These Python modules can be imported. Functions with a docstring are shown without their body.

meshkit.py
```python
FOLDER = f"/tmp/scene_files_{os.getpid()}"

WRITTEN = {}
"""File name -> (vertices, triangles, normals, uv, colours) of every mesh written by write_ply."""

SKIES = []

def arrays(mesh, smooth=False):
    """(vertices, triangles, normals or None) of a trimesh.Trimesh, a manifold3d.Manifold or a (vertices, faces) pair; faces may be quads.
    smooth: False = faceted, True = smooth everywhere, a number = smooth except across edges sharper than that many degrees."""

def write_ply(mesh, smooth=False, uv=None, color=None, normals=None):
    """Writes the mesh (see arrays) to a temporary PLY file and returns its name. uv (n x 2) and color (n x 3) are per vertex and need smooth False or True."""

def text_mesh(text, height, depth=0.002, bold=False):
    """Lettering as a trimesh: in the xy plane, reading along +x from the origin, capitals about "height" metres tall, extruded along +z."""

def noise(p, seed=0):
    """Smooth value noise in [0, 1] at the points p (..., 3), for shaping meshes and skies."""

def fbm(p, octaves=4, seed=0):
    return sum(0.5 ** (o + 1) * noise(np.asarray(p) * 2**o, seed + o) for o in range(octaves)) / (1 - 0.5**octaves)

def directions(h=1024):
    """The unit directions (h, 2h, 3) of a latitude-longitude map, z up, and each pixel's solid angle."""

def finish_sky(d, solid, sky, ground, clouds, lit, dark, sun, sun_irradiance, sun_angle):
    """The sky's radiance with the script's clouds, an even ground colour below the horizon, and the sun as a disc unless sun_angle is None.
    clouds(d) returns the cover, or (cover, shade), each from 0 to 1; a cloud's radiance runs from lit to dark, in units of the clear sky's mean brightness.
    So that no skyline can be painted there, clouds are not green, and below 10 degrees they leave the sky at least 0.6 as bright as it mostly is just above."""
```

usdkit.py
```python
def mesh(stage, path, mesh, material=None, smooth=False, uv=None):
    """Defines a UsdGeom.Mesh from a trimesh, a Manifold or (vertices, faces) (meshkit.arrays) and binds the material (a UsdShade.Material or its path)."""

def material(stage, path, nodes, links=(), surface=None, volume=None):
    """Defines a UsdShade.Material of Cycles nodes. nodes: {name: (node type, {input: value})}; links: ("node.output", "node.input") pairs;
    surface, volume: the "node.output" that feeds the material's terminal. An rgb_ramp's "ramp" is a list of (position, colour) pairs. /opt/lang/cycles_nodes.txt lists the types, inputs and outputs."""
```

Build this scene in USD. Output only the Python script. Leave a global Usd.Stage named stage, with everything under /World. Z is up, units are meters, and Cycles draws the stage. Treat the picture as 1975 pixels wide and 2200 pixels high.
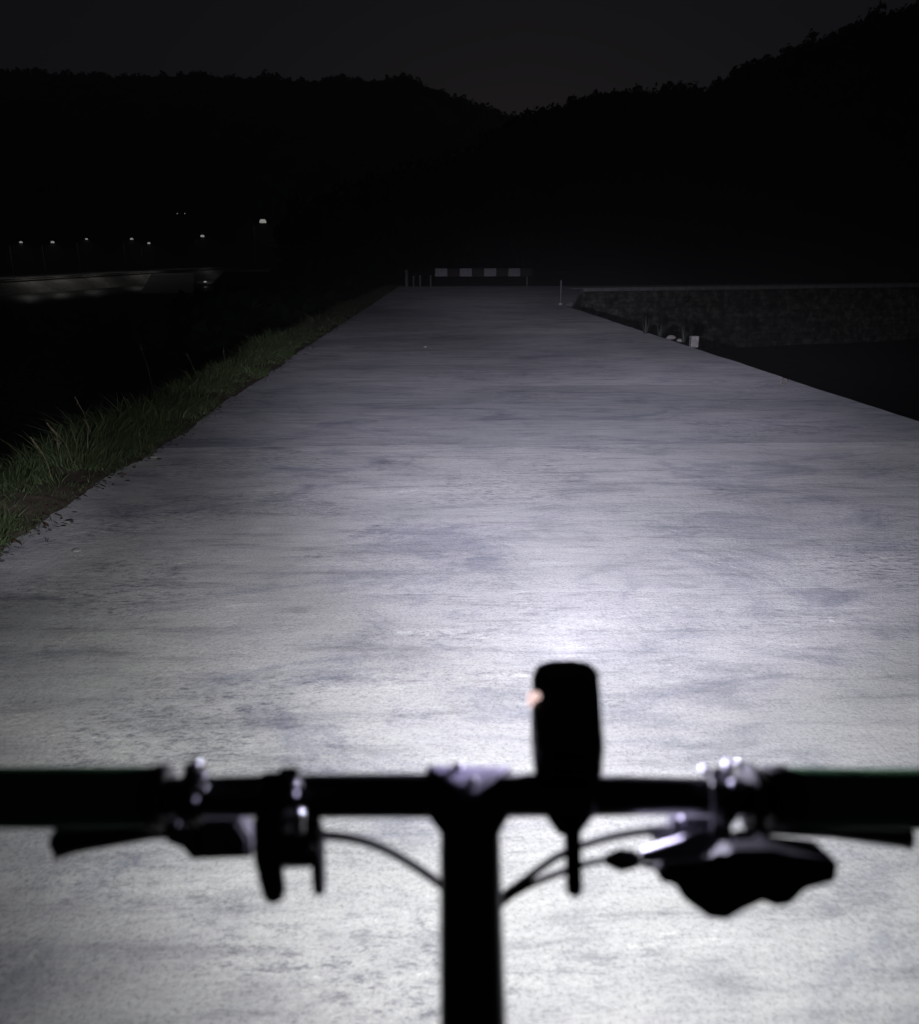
import math, random
import numpy as np, trimesh, manifold3d as m3, usdkit, meshkit
from shapely.geometry import Polygon
from pxr import Usd, UsdGeom, UsdLux, UsdShade, Gf, Sdf, Vt

random.seed(7)
rng = np.random.default_rng(7)
stage = Usd.Stage.CreateInMemory()
UsdGeom.SetStageUpAxis(stage, 'Z')
UsdGeom.SetStageMetersPerUnit(stage, 1.0)
UsdGeom.Xform.Define(stage, '/World')
UsdGeom.Scope.Define(stage, '/World/Looks')

# ------------------------------------------------------------------ camera
EYE = np.array([0, 0, 1.35])
PITCH, YAW, FPX = math.radians(17.5), math.radians(1.77), 1700.0
cp, sp, cy, sy = math.cos(PITCH), math.sin(PITCH), math.cos(YAW), math.sin(YAW)
RIGHT = np.array([cy, -sy, 0]); FWD_H = np.array([sy, cy, 0]); ZUP = np.array([0, 0, 1.0])
FWD = FWD_H * cp - ZUP * sp
UP = FWD_H * sp + ZUP * cp
cam = UsdGeom.Camera.Define(stage, '/World/camera')
cam.AddTransformOp().Set(Gf.Matrix4d(*[float(x) for x in (*RIGHT, 0, *UP, 0, *(-FWD), 0, *EYE, 1)]))
cam.CreateFocalLengthAttr(24.0)
cam.CreateHorizontalApertureAttr(24.0 * 1975 / FPX)
cam.CreateVerticalApertureAttr(24.0 * 2200 / FPX)
cam.CreateFStopAttr(3.1)
cam.CreateFocusDistanceAttr(4.5)
cam.CreateClippingRangeAttr(Gf.Vec2f(0.05, 5000))
cam.CreateExposureAttr(0.0)

# ------------------------------------------------------------------ sky (night: a very weak glow, no sun, no moon)
SKY_STRENGTH = 0.0020
dome = UsdLux.DomeLight.Define(stage, '/World/sky')
dome.CreateIntensityAttr(1.0)
sky_mat = usdkit.material(stage, '/World/Looks/sky', {
    's': ('sky_texture', {'sky_type': 'single_scattering', 'sun_disc': False, 'sun_elevation': 0.06, 'sun_rotation': 0.10, 'altitude': 100.0}),
    'f': ('mix_color', {'blend_type': 'mix', 'fac': 0.30, 'a': (4.3, 4.35, 4.9), 'use_clamp': False}),
    'h': ('hsv', {'hue': 0.5, 'saturation': 0.5, 'value': 1.0, 'fac': 1.0}),
    't': ('mix_color', {'blend_type': 'multiply', 'fac': 1.0, 'b': (1.0, 0.98, 1.09), 'use_clamp': False}),
    'b': ('background_shader', {'strength': SKY_STRENGTH})},
    [('s.color', 'h.color'), ('h.color', 'f.b'), ('f.result', 't.a'), ('t.result', 'b.color')], surface='b.background')
UsdShade.MaterialBindingAPI.Apply(dome.GetPrim()).Bind(sky_mat)
dome.GetPrim().SetCustomDataByKey('kind', 'structure')

LAMP_GAIN = 25.0   # strength of the bicycle lamp's beams

# ------------------------------------------------------------------ helpers
names = {}
def numbered(parent, name):
    k = (parent, name); n = names.get(k, 0); names[k] = n + 1
    return f'{parent}/{name}' + (f'_{n:03d}' if n else '')

def data(prim, **kw):
    for k, v in kw.items():
        if v: prim.SetCustomDataByKey(k, v)

def thing(name, label, category, loc=(0, 0, 0), group=None, rotz=0):
    x = UsdGeom.Xform.Define(stage, numbered('/World', name))
    x.AddTranslateOp().Set(Gf.Vec3d(*map(float, loc)))
    if rotz: x.AddRotateZOp().Set(float(rotz))
    p = x.GetPrim(); data(p, label=label, category=category, group=group)
    p_loc[str(p.GetPath())] = np.array(loc, float) if not rotz else np.zeros(3)
    return p
p_loc = {}

def arr(mesh, smooth):
    return meshkit.arrays(mesh, smooth)

def part(parent, name, mesh, mat, smooth=35, label=None, kind=None, local=False):
    """mesh in world coordinates; stored relative to its thing."""
    base = str(parent.GetPath())
    root = '/'.join(base.split('/')[:3])
    off = np.zeros(3) if local else p_loc.get(root, np.zeros(3))
    v, f, n = meshkit.arrays(mesh, False)
    g = usdkit.mesh(stage, numbered(base, name), (v - off, f), mat, smooth=smooth)
    data(g.GetPrim(), label=label, kind=kind)
    return g.GetPrim()

def top(name, mesh, mat, smooth=35, label=None, category=None, group=None, kind=None):
    g = usdkit.mesh(stage, numbered('/World', name), mesh, mat, smooth=smooth)
    data(g.GetPrim(), label=label, category=category, group=group, kind=kind)
    return g.GetPrim()

def copy_of(proto, name, label, category, loc, rotz=0, group=None, scale=None):
    x = UsdGeom.Xform.Define(stage, numbered('/World', name))
    x.AddTranslateOp().Set(Gf.Vec3d(*map(float, loc))); x.AddRotateZOp().Set(float(rotz))
    if scale: x.AddScaleOp().Set(Gf.Vec3f(*scale))
    p = x.GetPrim(); p.GetReferences().AddInternalReference(proto.GetPath()); p.SetInstanceable(True)
    data(p, label=label, category=category, group=group)
    return p

ICO = trimesh.creation.icosphere(2, 1.0).vertices
def hull(points):
    return m3.Manifold.hull_points(np.asarray(points, np.float64))
def ball(c, r):
    return ICO * np.asarray(r) + np.asarray(c)
def chain(pts, radii):
    """Continuous tapered limb through pts: union of hulls of consecutive spheres."""
    out = [hull(np.vstack([ball(a, ra), ball(b, rb)])) for a, b, ra, rb in zip(pts[:-1], pts[1:], radii[:-1], radii[1:])]
    return m3.Manifold.batch_boolean(out, m3.OpType.Add) if len(out) > 1 else out[0]
def join(*ms):
    return m3.Manifold.batch_boolean(list(ms), m3.OpType.Add)
def spline(pts, n=24):
    from scipy.interpolate import CubicSpline
    p = np.asarray(pts, float); t = np.r_[0, np.cumsum(np.linalg.norm(np.diff(p, axis=0), axis=1))]
    return CubicSpline(t, p)(np.linspace(0, t[-1], n))
def tube(pts, r, sides=14):
    p = np.asarray(pts, float); r = np.broadcast_to(r, (len(p),)).astype(float)
    t = np.gradient(p, axis=0); t /= np.linalg.norm(t, axis=1, keepdims=True)
    ref = np.array([0, 0, 1.0]) if abs(t[0][2]) < 0.9 else np.array([1.0, 0, 0])
    a = np.cross(t, ref); a /= np.linalg.norm(a, axis=1, keepdims=True); b = np.cross(t, a)
    ang = np.arange(sides) * 2 * np.pi / sides
    v = p[:, None] + r[:, None, None] * (np.cos(ang)[None, :, None] * a[:, None] + np.sin(ang)[None, :, None] * b[:, None])
    f = []
    for i in range(len(p) - 1):
        for j in range(sides):
            k = (j + 1) % sides
            f += [[i * sides + j, i * sides + k, (i + 1) * sides + k], [i * sides + j, (i + 1) * sides + k, (i + 1) * sides + j]]
    V = np.vstack([v.reshape(-1, 3), p[:1], p[-1:]]); n0 = len(p) * sides
    for j in range(sides):
        k = (j + 1) % sides
        f += [[n0, k, j], [n0 + 1, (len(p) - 1) * sides + j, (len(p) - 1) * sides + k]]
    m = trimesh.Trimesh(V, np.array(f), process=False)
    if m.volume < 0: m.invert()
    return m
def cyl(a, b, r, sides=32, r2=None):
    return tube([a, b], [r, r if r2 is None else r2], sides)
def rod(a, b, r, bev=0.0015, sides=32):
    """Cylinder with bevelled ends."""
    a, b = np.asarray(a, float), np.asarray(b, float); d = (b - a) / np.linalg.norm(b - a)
    return tube([a, a + d * 1e-5, a + d * bev, b - d * bev, b - d * 1e-5, b], [r - bev, r - bev, r, r, r - bev, r - bev], sides)
def bevel_box(size, c=(0, 0, 0), bev=0.01):
    s = np.asarray(size, float) / 2; pts = []
    for sx in (-1, 1):
        for sy_ in (-1, 1):
            for sz in (-1, 1):
                for k in range(3):
                    q = s - bev; q[k] = s[k]
                    pts.append(q * [sx, sy_, sz])
    return trimesh.convex.convex_hull(np.array(pts) + np.asarray(c))
cat = trimesh.util.concatenate
def tm(m):
    v, f, _ = meshkit.arrays(m, False); return trimesh.Trimesh(v, f, process=False)

def W(x, y, z):
    """Point of the bicycle's own frame (x right, y ahead, z up, origin on the road under the rider's eyes)."""
    return RIGHT * x + FWD_H * y + np.array([0, 0, z])
def P(px, py, s):
    """Point at depth s (metres along the line of sight) seen at a place of the photograph; used to measure real positions."""
    return EYE + s * (FWD + RIGHT * (px - 987.5) / FPX + UP * (1100 - py) / FPX)
def mm(px, s): return px * s / FPX

# ------------------------------------------------------------------ materials
LK = '/World/Looks/'
def plain(name, color, rough=0.5, metallic=0.0, spec=0.5, vary=0.25, scale=60.0, bump=0.0, coat=0.0):
    """A paint, metal, rubber: one colour with fine uneven wear in tone and gloss."""
    c = np.asarray(color, float)
    n = {'g': ('geometry', {}), 'n': ('noise_texture', {'scale': scale, 'detail': 4.0, 'roughness': 0.6}),
         'r': ('rgb_ramp', {'ramp': [(0.3, tuple(c * (1 - vary))), (0.7, tuple(np.minimum(c * (1 + vary), 1)))]}),
         'm': ('map_range', {'from_min': 0.3, 'from_max': 0.7, 'to_min': max(rough - 0.08, 0.03), 'to_max': min(rough + 0.08, 1), 'clamp': True}),
         'p': ('principled_bsdf', {'metallic': metallic, 'specular_ior_level': spec, 'coat_weight': coat})}
    l = [('g.position', 'n.vector'), ('n.fac', 'r.fac'), ('r.color', 'p.base_color'), ('n.fac', 'm.value'), ('m.result', 'p.roughness')]
    if bump:
        n['b'] = ('bump', {'strength': 1.0, 'distance': bump}); l += [('n.fac', 'b.height'), ('b.normal', 'p.normal')]
    return usdkit.material(stage, LK + name, n, l, surface='p.BSDF')
def glow(name, color, strength):
    return usdkit.material(stage, LK + name, {'e': ('emission', {'color': color, 'strength': strength})}, [], surface='e.emission')

def concrete(name, tint, seed):
    c = lambda v: tuple(np.array(tint) * v)
    n = {'g': ('geometry', {}),
         'mp': ('mapping', {'location': (seed, seed * 1.7, 0), 'scale': (0.55, 1.0, 1.0)}),
         'n1': ('noise_texture', {'scale': 0.55, 'detail': 5.0, 'roughness': 0.62, 'distortion': 0.6}),
         'n2': ('noise_texture', {'scale': 3.2, 'detail': 9.0, 'roughness': 0.72, 'distortion': 0.5}),
         'n3': ('noise_texture', {'scale': 90.0, 'detail': 5.0, 'roughness': 0.75}),
         'n4': ('noise_texture', {'scale': 1.5, 'detail': 8.0, 'roughness': 0.7, 'distortion': 1.4}),
         'r1': ('rgb_ramp', {'ramp': [(0.33, c((0.215, 0.22, 0.225))), (0.52, c((0.30, 0.30, 0.295))), (0.68, c((0.355, 0.352, 0.345)))]}),
         'r2': ('rgb_ramp', {'ramp': [(0.30, (0.62, 0.63, 0.68)), (0.47, (0.95, 0.95, 0.96)), (0.6, (1.0, 1.0, 1.0)), (0.75, (1.14, 1.13, 1.11))]}),
         'r3': ('rgb_ramp', {'ramp': [(0.28, (0.60, 0.60, 0.61)), (0.48, (0.97, 0.97, 0.97)), (0.72, (1.2, 1.2, 1.2))]}),
         'r4': ('rgb_ramp', {'ramp': [(0.36, (0.68, 0.69, 0.77)), (0.47, (0.97, 0.97, 0.98)), (0.56, (1.0, 1.0, 1.0))]}),
         'x1': ('mix_color', {'blend_type': 'multiply', 'fac': 1.0}), 'x2': ('mix_color', {'blend_type': 'multiply', 'fac': 1.0}), 'x3': ('mix_color', {'blend_type': 'multiply', 'fac': 1.0}),
         'ms': ('mapping', {'location': (seed * 2.3, seed, 0), 'scale': (0.16, 1.0, 1.0)}),
         'n5': ('noise_texture', {'scale': 9.0, 'detail': 7.0, 'roughness': 0.72, 'distortion': 0.2}),
         'r5': ('rgb_ramp', {'ramp': [(0.31, (0.62, 0.62, 0.66)), (0.46, (0.95, 0.95, 0.96)), (0.58, (1.02, 1.02, 1.02)), (0.70, (1.26, 1.26, 1.25))]}),
         'mf': ('mapping', {'location': (seed, seed, 0), 'scale': (0.45, 1.0, 1.0)}),
         'n6': ('noise_texture', {'scale': 38.0, 'detail': 7.0, 'roughness': 0.78, 'distortion': 0.25}),
         'r6': ('rgb_ramp', {'ramp': [(0.36, (0.40, 0.40, 0.45)), (0.44, (0.74, 0.74, 0.78)), (0.5, (1.0, 1.0, 1.0)), (0.60, (1.06, 1.06, 1.06)), (0.67, (1.5, 1.49, 1.47))]}),
         'n7': ('noise_texture', {'scale': 0.95, 'detail': 5.0, 'roughness': 0.65, 'distortion': 0.9}),
         'm7': ('map_range', {'from_min': 0.50, 'from_max': 0.60, 'to_min': 0.10, 'to_max': 1.0, 'clamp': True}),
         'x5': ('mix_color', {'blend_type': 'multiply', 'fac': 1.0}), 'x6': ('mix_color', {'blend_type': 'multiply', 'fac': 1.0, 'use_clamp': False}),
         'nb': ('noise_texture', {'scale': 22.0, 'detail': 9.0, 'roughness': 0.74}),
         'b1': ('bump', {'strength': 1.0, 'distance': 0.006}), 'b2': ('bump', {'strength': 1.0, 'distance': 0.009}),
         'p': ('principled_bsdf', {'roughness': 0.85, 'specular_ior_level': 0.25, 'diffuse_roughness': 0.6})}
    l = [('g.position', 'mp.vector')] + [('mp.vector', k + '.vector') for k in ('n1', 'n2', 'n4')] + [('g.position', 'n3.vector'), ('g.position', 'nb.vector')]
    l += [('n1.fac', 'r1.fac'), ('n2.fac', 'r2.fac'), ('n3.fac', 'r3.fac'), ('n4.fac', 'r4.fac'),
          ('r1.color', 'x1.a'), ('r2.color', 'x1.b'), ('x1.result', 'x2.a'), ('r3.color', 'x2.b'), ('x2.result', 'x3.a'), ('r4.color', 'x3.b'), ('x3.result', 'x5.a'), ('r5.color', 'x5.b'), ('x5.result', 'x6.a'), ('r6.color', 'x6.b'), ('m7.result', 'x6.fac'), ('x6.result', 'p.base_color'),
          ('g.position', 'ms.vector'), ('ms.vector', 'n5.vector'), ('n5.fac', 'r5.fac'), ('g.position', 'mf.vector'), ('mf.vector', 'n6.vector'), ('n6.fac', 'r6.fac'), ('mp.vector', 'n7.vector'), ('n7.fac', 'm7.value'),
          ('n2.fac', 'b1.height'), ('nb.fac', 'b2.height'), ('b1.normal', 'b2.normal'), ('b2.normal', 'p.normal')]
    return usdkit.material(stage, LK + name, n, l, surface='p.BSDF')

def earth(name, a, b, scale=3.0, bump=0.03, rough=0.95):
    return usdkit.material(stage, LK + name, {
        'g': ('geometry', {}), 'n': ('noise_texture', {'scale': scale, 'detail': 8.0, 'roughness': 0.7}),
        'r': ('rgb_ramp', {'ramp': [(0.32, a), (0.68, b)]}), 'b': ('bump', {'strength': 1.0, 'distance': bump}),
        'p': ('principled_bsdf', {'roughness': rough, 'specular_ior_level': 0.15})},
        [('g.position', 'n.vector'), ('n.fac', 'r.fac'), ('r.color', 'p.base_color'), ('n.fac', 'b.height'), ('b.normal', 'p.normal')], surface='p.BSDF')

def leafy(name, ramp, trans=0.3):
    """Leaves and blades: tone varies from piece to piece, light passes through."""
    return usdkit.material(stage, LK + name, {
        'g': ('geometry', {}), 'r': ('rgb_ramp', {'ramp': ramp}),
        'p': ('principled_bsdf', {'roughness': 0.6, 'specular_ior_level': 0.3}), 't': ('translucent_bsdf', {}), 'm': ('mix_closure', {'fac': trans})},
        [('g.random_per_island', 'r.fac'), ('r.color', 'p.base_color'), ('r.color', 't.color'), ('p.BSDF', 'm.closure1'), ('t.BSDF', 'm.closure2')], surface='m.closure')

M = {}
M['concrete'] = concrete('concrete_pale', (1.0, 1.0, 1.0), 0.0)
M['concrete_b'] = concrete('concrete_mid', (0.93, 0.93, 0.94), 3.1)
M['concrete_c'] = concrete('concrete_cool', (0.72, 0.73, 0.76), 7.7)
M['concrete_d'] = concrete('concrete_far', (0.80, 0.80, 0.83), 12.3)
M['black'] = plain('black_anodised', (0.010, 0.010, 0.012), 0.42, 0.0, 0.4)
M['plastic'] = plain('black_plastic', (0.012, 0.012, 0.014), 0.55, 0.0, 0.35, bump=0.0002, scale=300)
M['grip'] = plain('dark_green_rubber', (0.028, 0.085, 0.034), 0.75, 0.0, 0.3)
M['rubber'] = plain('black_rubber', (0.007, 0.007, 0.0075), 0.8, 0.0, 0.25)
M['silver'] = plain('brushed_silver', (0.30, 0.29, 0.35), 0.55, 0.9)
M['grey_metal'] = plain('grey_metal', (0.06, 0.058, 0.07), 0.55, 0.2)
M['chrome'] = plain('polished_steel', (0.75, 0.74, 0.80), 0.16, 1.0, vary=0.05)
M['bolt'] = plain('pale_bolt', (0.75, 0.74, 0.82), 0.4, 0.3, vary=0.05)
M['plate'] = plain('satin_faceplate', (0.22, 0.20, 0.31), 0.5, 0.3, vary=0.08)
M['frame'] = plain('black_frame_paint', (0.012, 0.012, 0.013), 0.35)
M['soil'] = earth('verge_soil', (0.045, 0.035, 0.028), (0.13, 0.105, 0.08), 9.0, 0.02)
M['turf'] = earth('dark_turf', (0.012, 0.016, 0.008), (0.035, 0.04, 0.02), 2.0, 0.05)
M['basin'] = earth('basin_mud', (0.014, 0.014, 0.013), (0.032, 0.031, 0.028), 0.8, 0.05)
M['hill'] = earth('wooded_hillside', (0.008, 0.011, 0.006), (0.022, 0.026, 0.014), 0.08, 0.5)
M['grass'] = leafy('grass_blades', trans=0.2, ramp= [(0.0, (0.07, 0.10, 0.04)), (0.4, (0.17, 0.27, 0.10)), (0.72, (0.28, 0.38, 0.15)), (0.88, (0.38, 0.36, 0.19)), (1.0, (0.60, 0.53, 0.38))])
M['grass_dry'] = leafy('grass_blades_dry', trans=0.2, ramp=[(0.0, (0.06, 0.07, 0.035)), (0.5, (0.15, 0.165, 0.08)), (0.85, (0.24, 0.22, 0.12)), (1.0, (0.40, 0.35, 0.24))])
M['dry'] = leafy('dry_stalks', [(0.0, (0.16, 0.14, 0.08)), (1.0, (0.30, 0.26, 0.16))], 0.15)
M['leaf'] = leafy('dark_leaves', [(0.0, (0.010, 0.018, 0.008)), (1.0, (0.035, 0.05, 0.022))], 0.2)
M['weed'] = leafy('weed_leaves', [(0.0, (0.03, 0.035, 0.028)), (1.0, (0.085, 0.08, 0.065))], 0.2)
M['litter'] = leafy('dead_leaves', [(0.0, (0.07, 0.04, 0.025)), (0.7, (0.14, 0.09, 0.05)), (1.0, (0.30, 0.24, 0.18))], 0.1)
M['gravel'] = leafy('gravel_bits', [(0.0, (0.05, 0.045, 0.04)), (0.6, (0.14, 0.13, 0.115)), (1.0, (0.36, 0.34, 0.31))], 0.0)
M['bark'] = earth('bark', (0.02, 0.016, 0.012), (0.05, 0.04, 0.03), 6.0, 0.02)
M['stone'] = usdkit.material(stage, LK + 'wall_stone', {
    'g': ('geometry', {}), 'n': ('noise_texture', {'scale': 2.2, 'detail': 8.0, 'roughness': 0.7}),
    'r': ('rgb_ramp', {'ramp': [(0.36, (0.035, 0.035, 0.03)), (0.5, (0.13, 0.128, 0.12)), (0.63, (0.32, 0.31, 0.29))]}),
    'r2': ('rgb_ramp', {'ramp': [(0.0, (0.55, 0.56, 0.5)), (1.0, (1.2, 1.18, 1.12))]}), 'x': ('mix_color', {'blend_type': 'multiply', 'fac': 1.0}),
    'b': ('bump', {'strength': 1.0, 'distance': 0.05}), 'p': ('principled_bsdf', {'roughness': 0.9, 'specular_ior_level': 0.2})},
    [('g.position', 'n.vector'), ('n.fac', 'r.fac'), ('g.random_per_island', 'r2.fac'), ('r.color', 'x.a'), ('r2.color', 'x.b'), ('x.result', 'p.base_color'), ('n.fac', 'b.height'), ('b.normal', 'p.normal')], surface='p.BSDF')
M['coping'] = earth('coping_concrete', (0.15, 0.15, 0.145), (0.30, 0.30, 0.29), 3.0, 0.01)
M['white_paint'] = plain('weathered_white_paint', (0.18, 0.18, 0.19), 0.7, vary=0.25, scale=8)
M['dark_paint'] = plain('weathered_dark_paint', (0.032, 0.026, 0.028), 0.9, 0.0, 0.1, vary=0.3, scale=8)
M['post_paint'] = plain('post_paint', (0.07, 0.07, 0.075), 0.6, vary=0.3, scale=10)
M['marker_stone'] = earth('marker_stone', (0.10, 0.10, 0.095), (0.22, 0.215, 0.20), 14.0, 0.008)
M['pebble'] = earth('pebble_stone', (0.15, 0.145, 0.14), (0.34, 0.33, 0.31), 40.0, 0.003)
M['iron'] = plain('rusty_iron', (0.14, 0.11, 0.09), 0.6, 0.6, bump=0.001, scale=120)
M['pole'] = plain('dark_green_pole', (0.006, 0.007, 0.006), 0.8, 0.0, scale=5)
M['water'] = usdkit.material(stage, LK + 'river_water', {
    'g': ('geometry', {}), 'n': ('noise_texture', {'scale': 1.6, 'detail': 5.0, 'roughness': 0.6}),
    'b': ('bump', {'strength': 1.0, 'distance': 0.03}), 'p': ('principled_bsdf', {'base_color': (0.006, 0.008, 0.008), 'roughness': 0.4, 'ior': 1.33, 'specular_ior_level': 0.06})},
    [('g.position', 'n.vector'), ('n.fac', 'b.height'), ('b.normal', 'p.normal')], surface='p.BSDF')

# ------------------------------------------------------------------ setting: road
XL, XR = -2.16, 4.30
def edge_l(y): return XL + 0.05 * (meshkit.fbm(np.stack([y * 0.6, y * 0 + 3.3, y * 0], -1), 4, 5) - 0.5) * 2
def edge_r(y): return XR + 0.018 * (meshkit.fbm(np.stack([y * 1.1, y * 0 + 9.3, y * 0], -1), 4, 8) - 0.5) * 2
def slab_mesh(y0, y1, step):
    ny = max(2, int((y1 - y0) / step) + 1); nx = int((XR - XL) / step) + 1
    ys = np.linspace(y0, y1, ny)
    el, er = edge_l(ys), edge_r(ys)
    u = np.linspace(0, 1, nx)
    X = el[:, None] + (er - el)[:, None] * u[None]
    Y = np.repeat(ys[:, None], nx, 1)
    p = np.stack([X * 0.8, Y * 0.8, X * 0], -1)
    Z = 0.020 * (meshkit.fbm(p, 5, 3) - 0.5)
    edge = np.minimum(np.minimum(Y - y0, y1 - Y), np.minimum(X - el[:, None], er[:, None] - X))
    Z = Z - 0.002 * np.exp(-np.maximum(edge, 0) / 0.012)
    V = np.stack([X, Y, Z], -1).reshape(-1, 3)
    i, j = np.meshgrid(np.arange(ny - 1), np.arange(nx - 1), indexing='ij')
    a = (i * nx + j).ravel(); F = np.vstack([np.stack([a, a + 1, a + nx + 1], 1), np.stack([a, a + nx + 1, a + nx], 1)])
    ring = np.r_[np.arange(nx), np.arange(1, ny) * nx + nx - 1, (ny - 1) * nx + np.arange(nx - 2, -1, -1), np.arange(ny - 2, 0, -1) * nx]
    B = V[ring].copy(); B[:, 2] = -0.22; n0 = len(V); k = len(ring); r2 = np.roll(np.arange(k), -1)
    F = np.vstack([F, np.stack([ring, n0 + np.arange(k), n0 + r2], 1), np.stack([ring, n0 + r2, ring[r2]], 1)])
    return np.vstack([V, B]), F
road = UsdGeom.Xform.Define(stage, '/World/concrete_road').GetPrim(); data(road, kind='structure')
joints = [-3.0, 0.15, 3.14, 6.0, 9.1, 12.2, 16.0, 20.0, 27.0]
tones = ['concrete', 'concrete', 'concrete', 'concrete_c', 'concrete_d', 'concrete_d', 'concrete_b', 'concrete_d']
for a, b, t in zip(joints[:-1], joints[1:], tones):
    part(road, 'slab', slab_mesh(a + 0.0006, b - 0.0006, 0.09 if b < 10 else 0.2), M[t], smooth=30)
far_poly = [(-2.16, 27.003), (4.30, 27.003), (4.9, 29), (5.9, 34), (7.3, 41), (8.3, 45.2), (14, 47.3), (22, 50), (34, 54.0), (34, 57.5), (20, 53), (9, 49.6), (-2.4, 49.4)]
part(road, 'slab', trimesh.creation.extrude_polygon(Polygon(far_poly), 0.21, engine='earcut').apply_translation((0, 0, -0.216)), M['concrete_b'], smooth=False)
# body of the embankment below the slabs, its right side a straight wall
emb = trimesh.creation.extrude_polygon(Polygon([(-2.3, -3), (4.22, -3), (4.22, 27), (4.8, 29), (5.8, 34), (7.2, 41), (8.2, 45.1), (-2.3, 49)]), 3.7, engine='earcut').apply_translation((0, 0, -3.93))
top('road_embankment', emb, M['coping'], smooth=False, kind='structure')
# verge and grass slope on the left
ys = np.r_[np.linspace(1, 14, 520), np.linspace(14.1, 52, 220)]
us = np.array([0.30, 0.24, 0.18, 0.12, 0.06, 0.0, -0.06, -0.12, -0.25, -0.4, -0.6, -0.8, -1.1, -1.5, -2.2, -3.2, -5.0, -7.5])
zs = np.array([-0.050, -0.036, -0.026, -0.017, -0.009, 0.004, 0.016, 0.03, 0.04, 0.04, 0.02, -0.06, -0.22, -0.5, -1.0, -1.7, -2.7, -3.8])
X = edge_l(ys)[:, None] + us[None]; Y = np.repeat(ys[:, None], len(us), 1)
Z = np.repeat(zs[None], len(ys), 0) + 0.10 * (meshkit.fbm(np.stack([X * 3.0, Y * 3.0, X * 0], -1), 6, 21) - 0.5) * np.clip((0.10 - us[None]) / 0.35, 0.25, 2.0) + 0.014 * (meshkit.fbm(np.stack([X * 14, Y * 14, X * 0], -1), 3, 22) - 0.5)
def grid_faces(ny, nx):
    i, j = np.meshgrid(np.arange(ny - 1), np.arange(nx - 1), indexing='ij'); a = (i * nx + j).ravel()
    return np.vstack([np.stack([a, a + nx, a + nx + 1], 1), np.stack([a, a + nx + 1, a + 1], 1)])
VX, VY, VZ = X, Y, Z
top('verge_ground', (np.stack([X, Y, Z], -1).reshape(-1, 3), grid_faces(len(ys), len(us))), M['soil'], smooth=True, kind='structure')
# ground reaching the horizon, river on the left, basin on the right
def sheet(x0, x1, y0, y1, z, n=40, amp=0.0, seed=0):
    xs, yy = np.linspace(x0, x1, n), np.linspace(y0, y1, n); X, Y = np.meshgrid(xs, yy)
    Z = z + amp * (meshkit.fbm(np.stack([X * 0.15, Y * 0.15, X * 0], -1), 4, seed) - 0.5)
    f = grid_faces(n, n)[:, ::-1]
    return np.stack([X, Y, Z], -1).reshape(-1, 3), f
top('ground', sheet(-2500, 2500, -300, 3000, -4.3), M['hill'], smooth=False, kind='structure')
top('basin_floor', sheet(4.22, 90, -5, 60, -3.5, 60, 0.25, 4), M['basin'], smooth=True, kind='structure')
top('river', sheet(-400, -5.2, -20, 420, -3.0, 8), M['water'], smooth=False, kind='structure')
bank = Polygon([(-16, 60), (-2.5, 49.45), (9, 49.7), (20, 53.1), (34, 57.6), (90, 62), (400, 150), (400, 500), (-100, 500), (-40, 160)])
top('far_ground', trimesh.creation.extrude_polygon(bank, 4.2, engine='earcut').apply_translation((0, 0, -4.27)), M['turf'], smooth=False, kind='structure')

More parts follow.
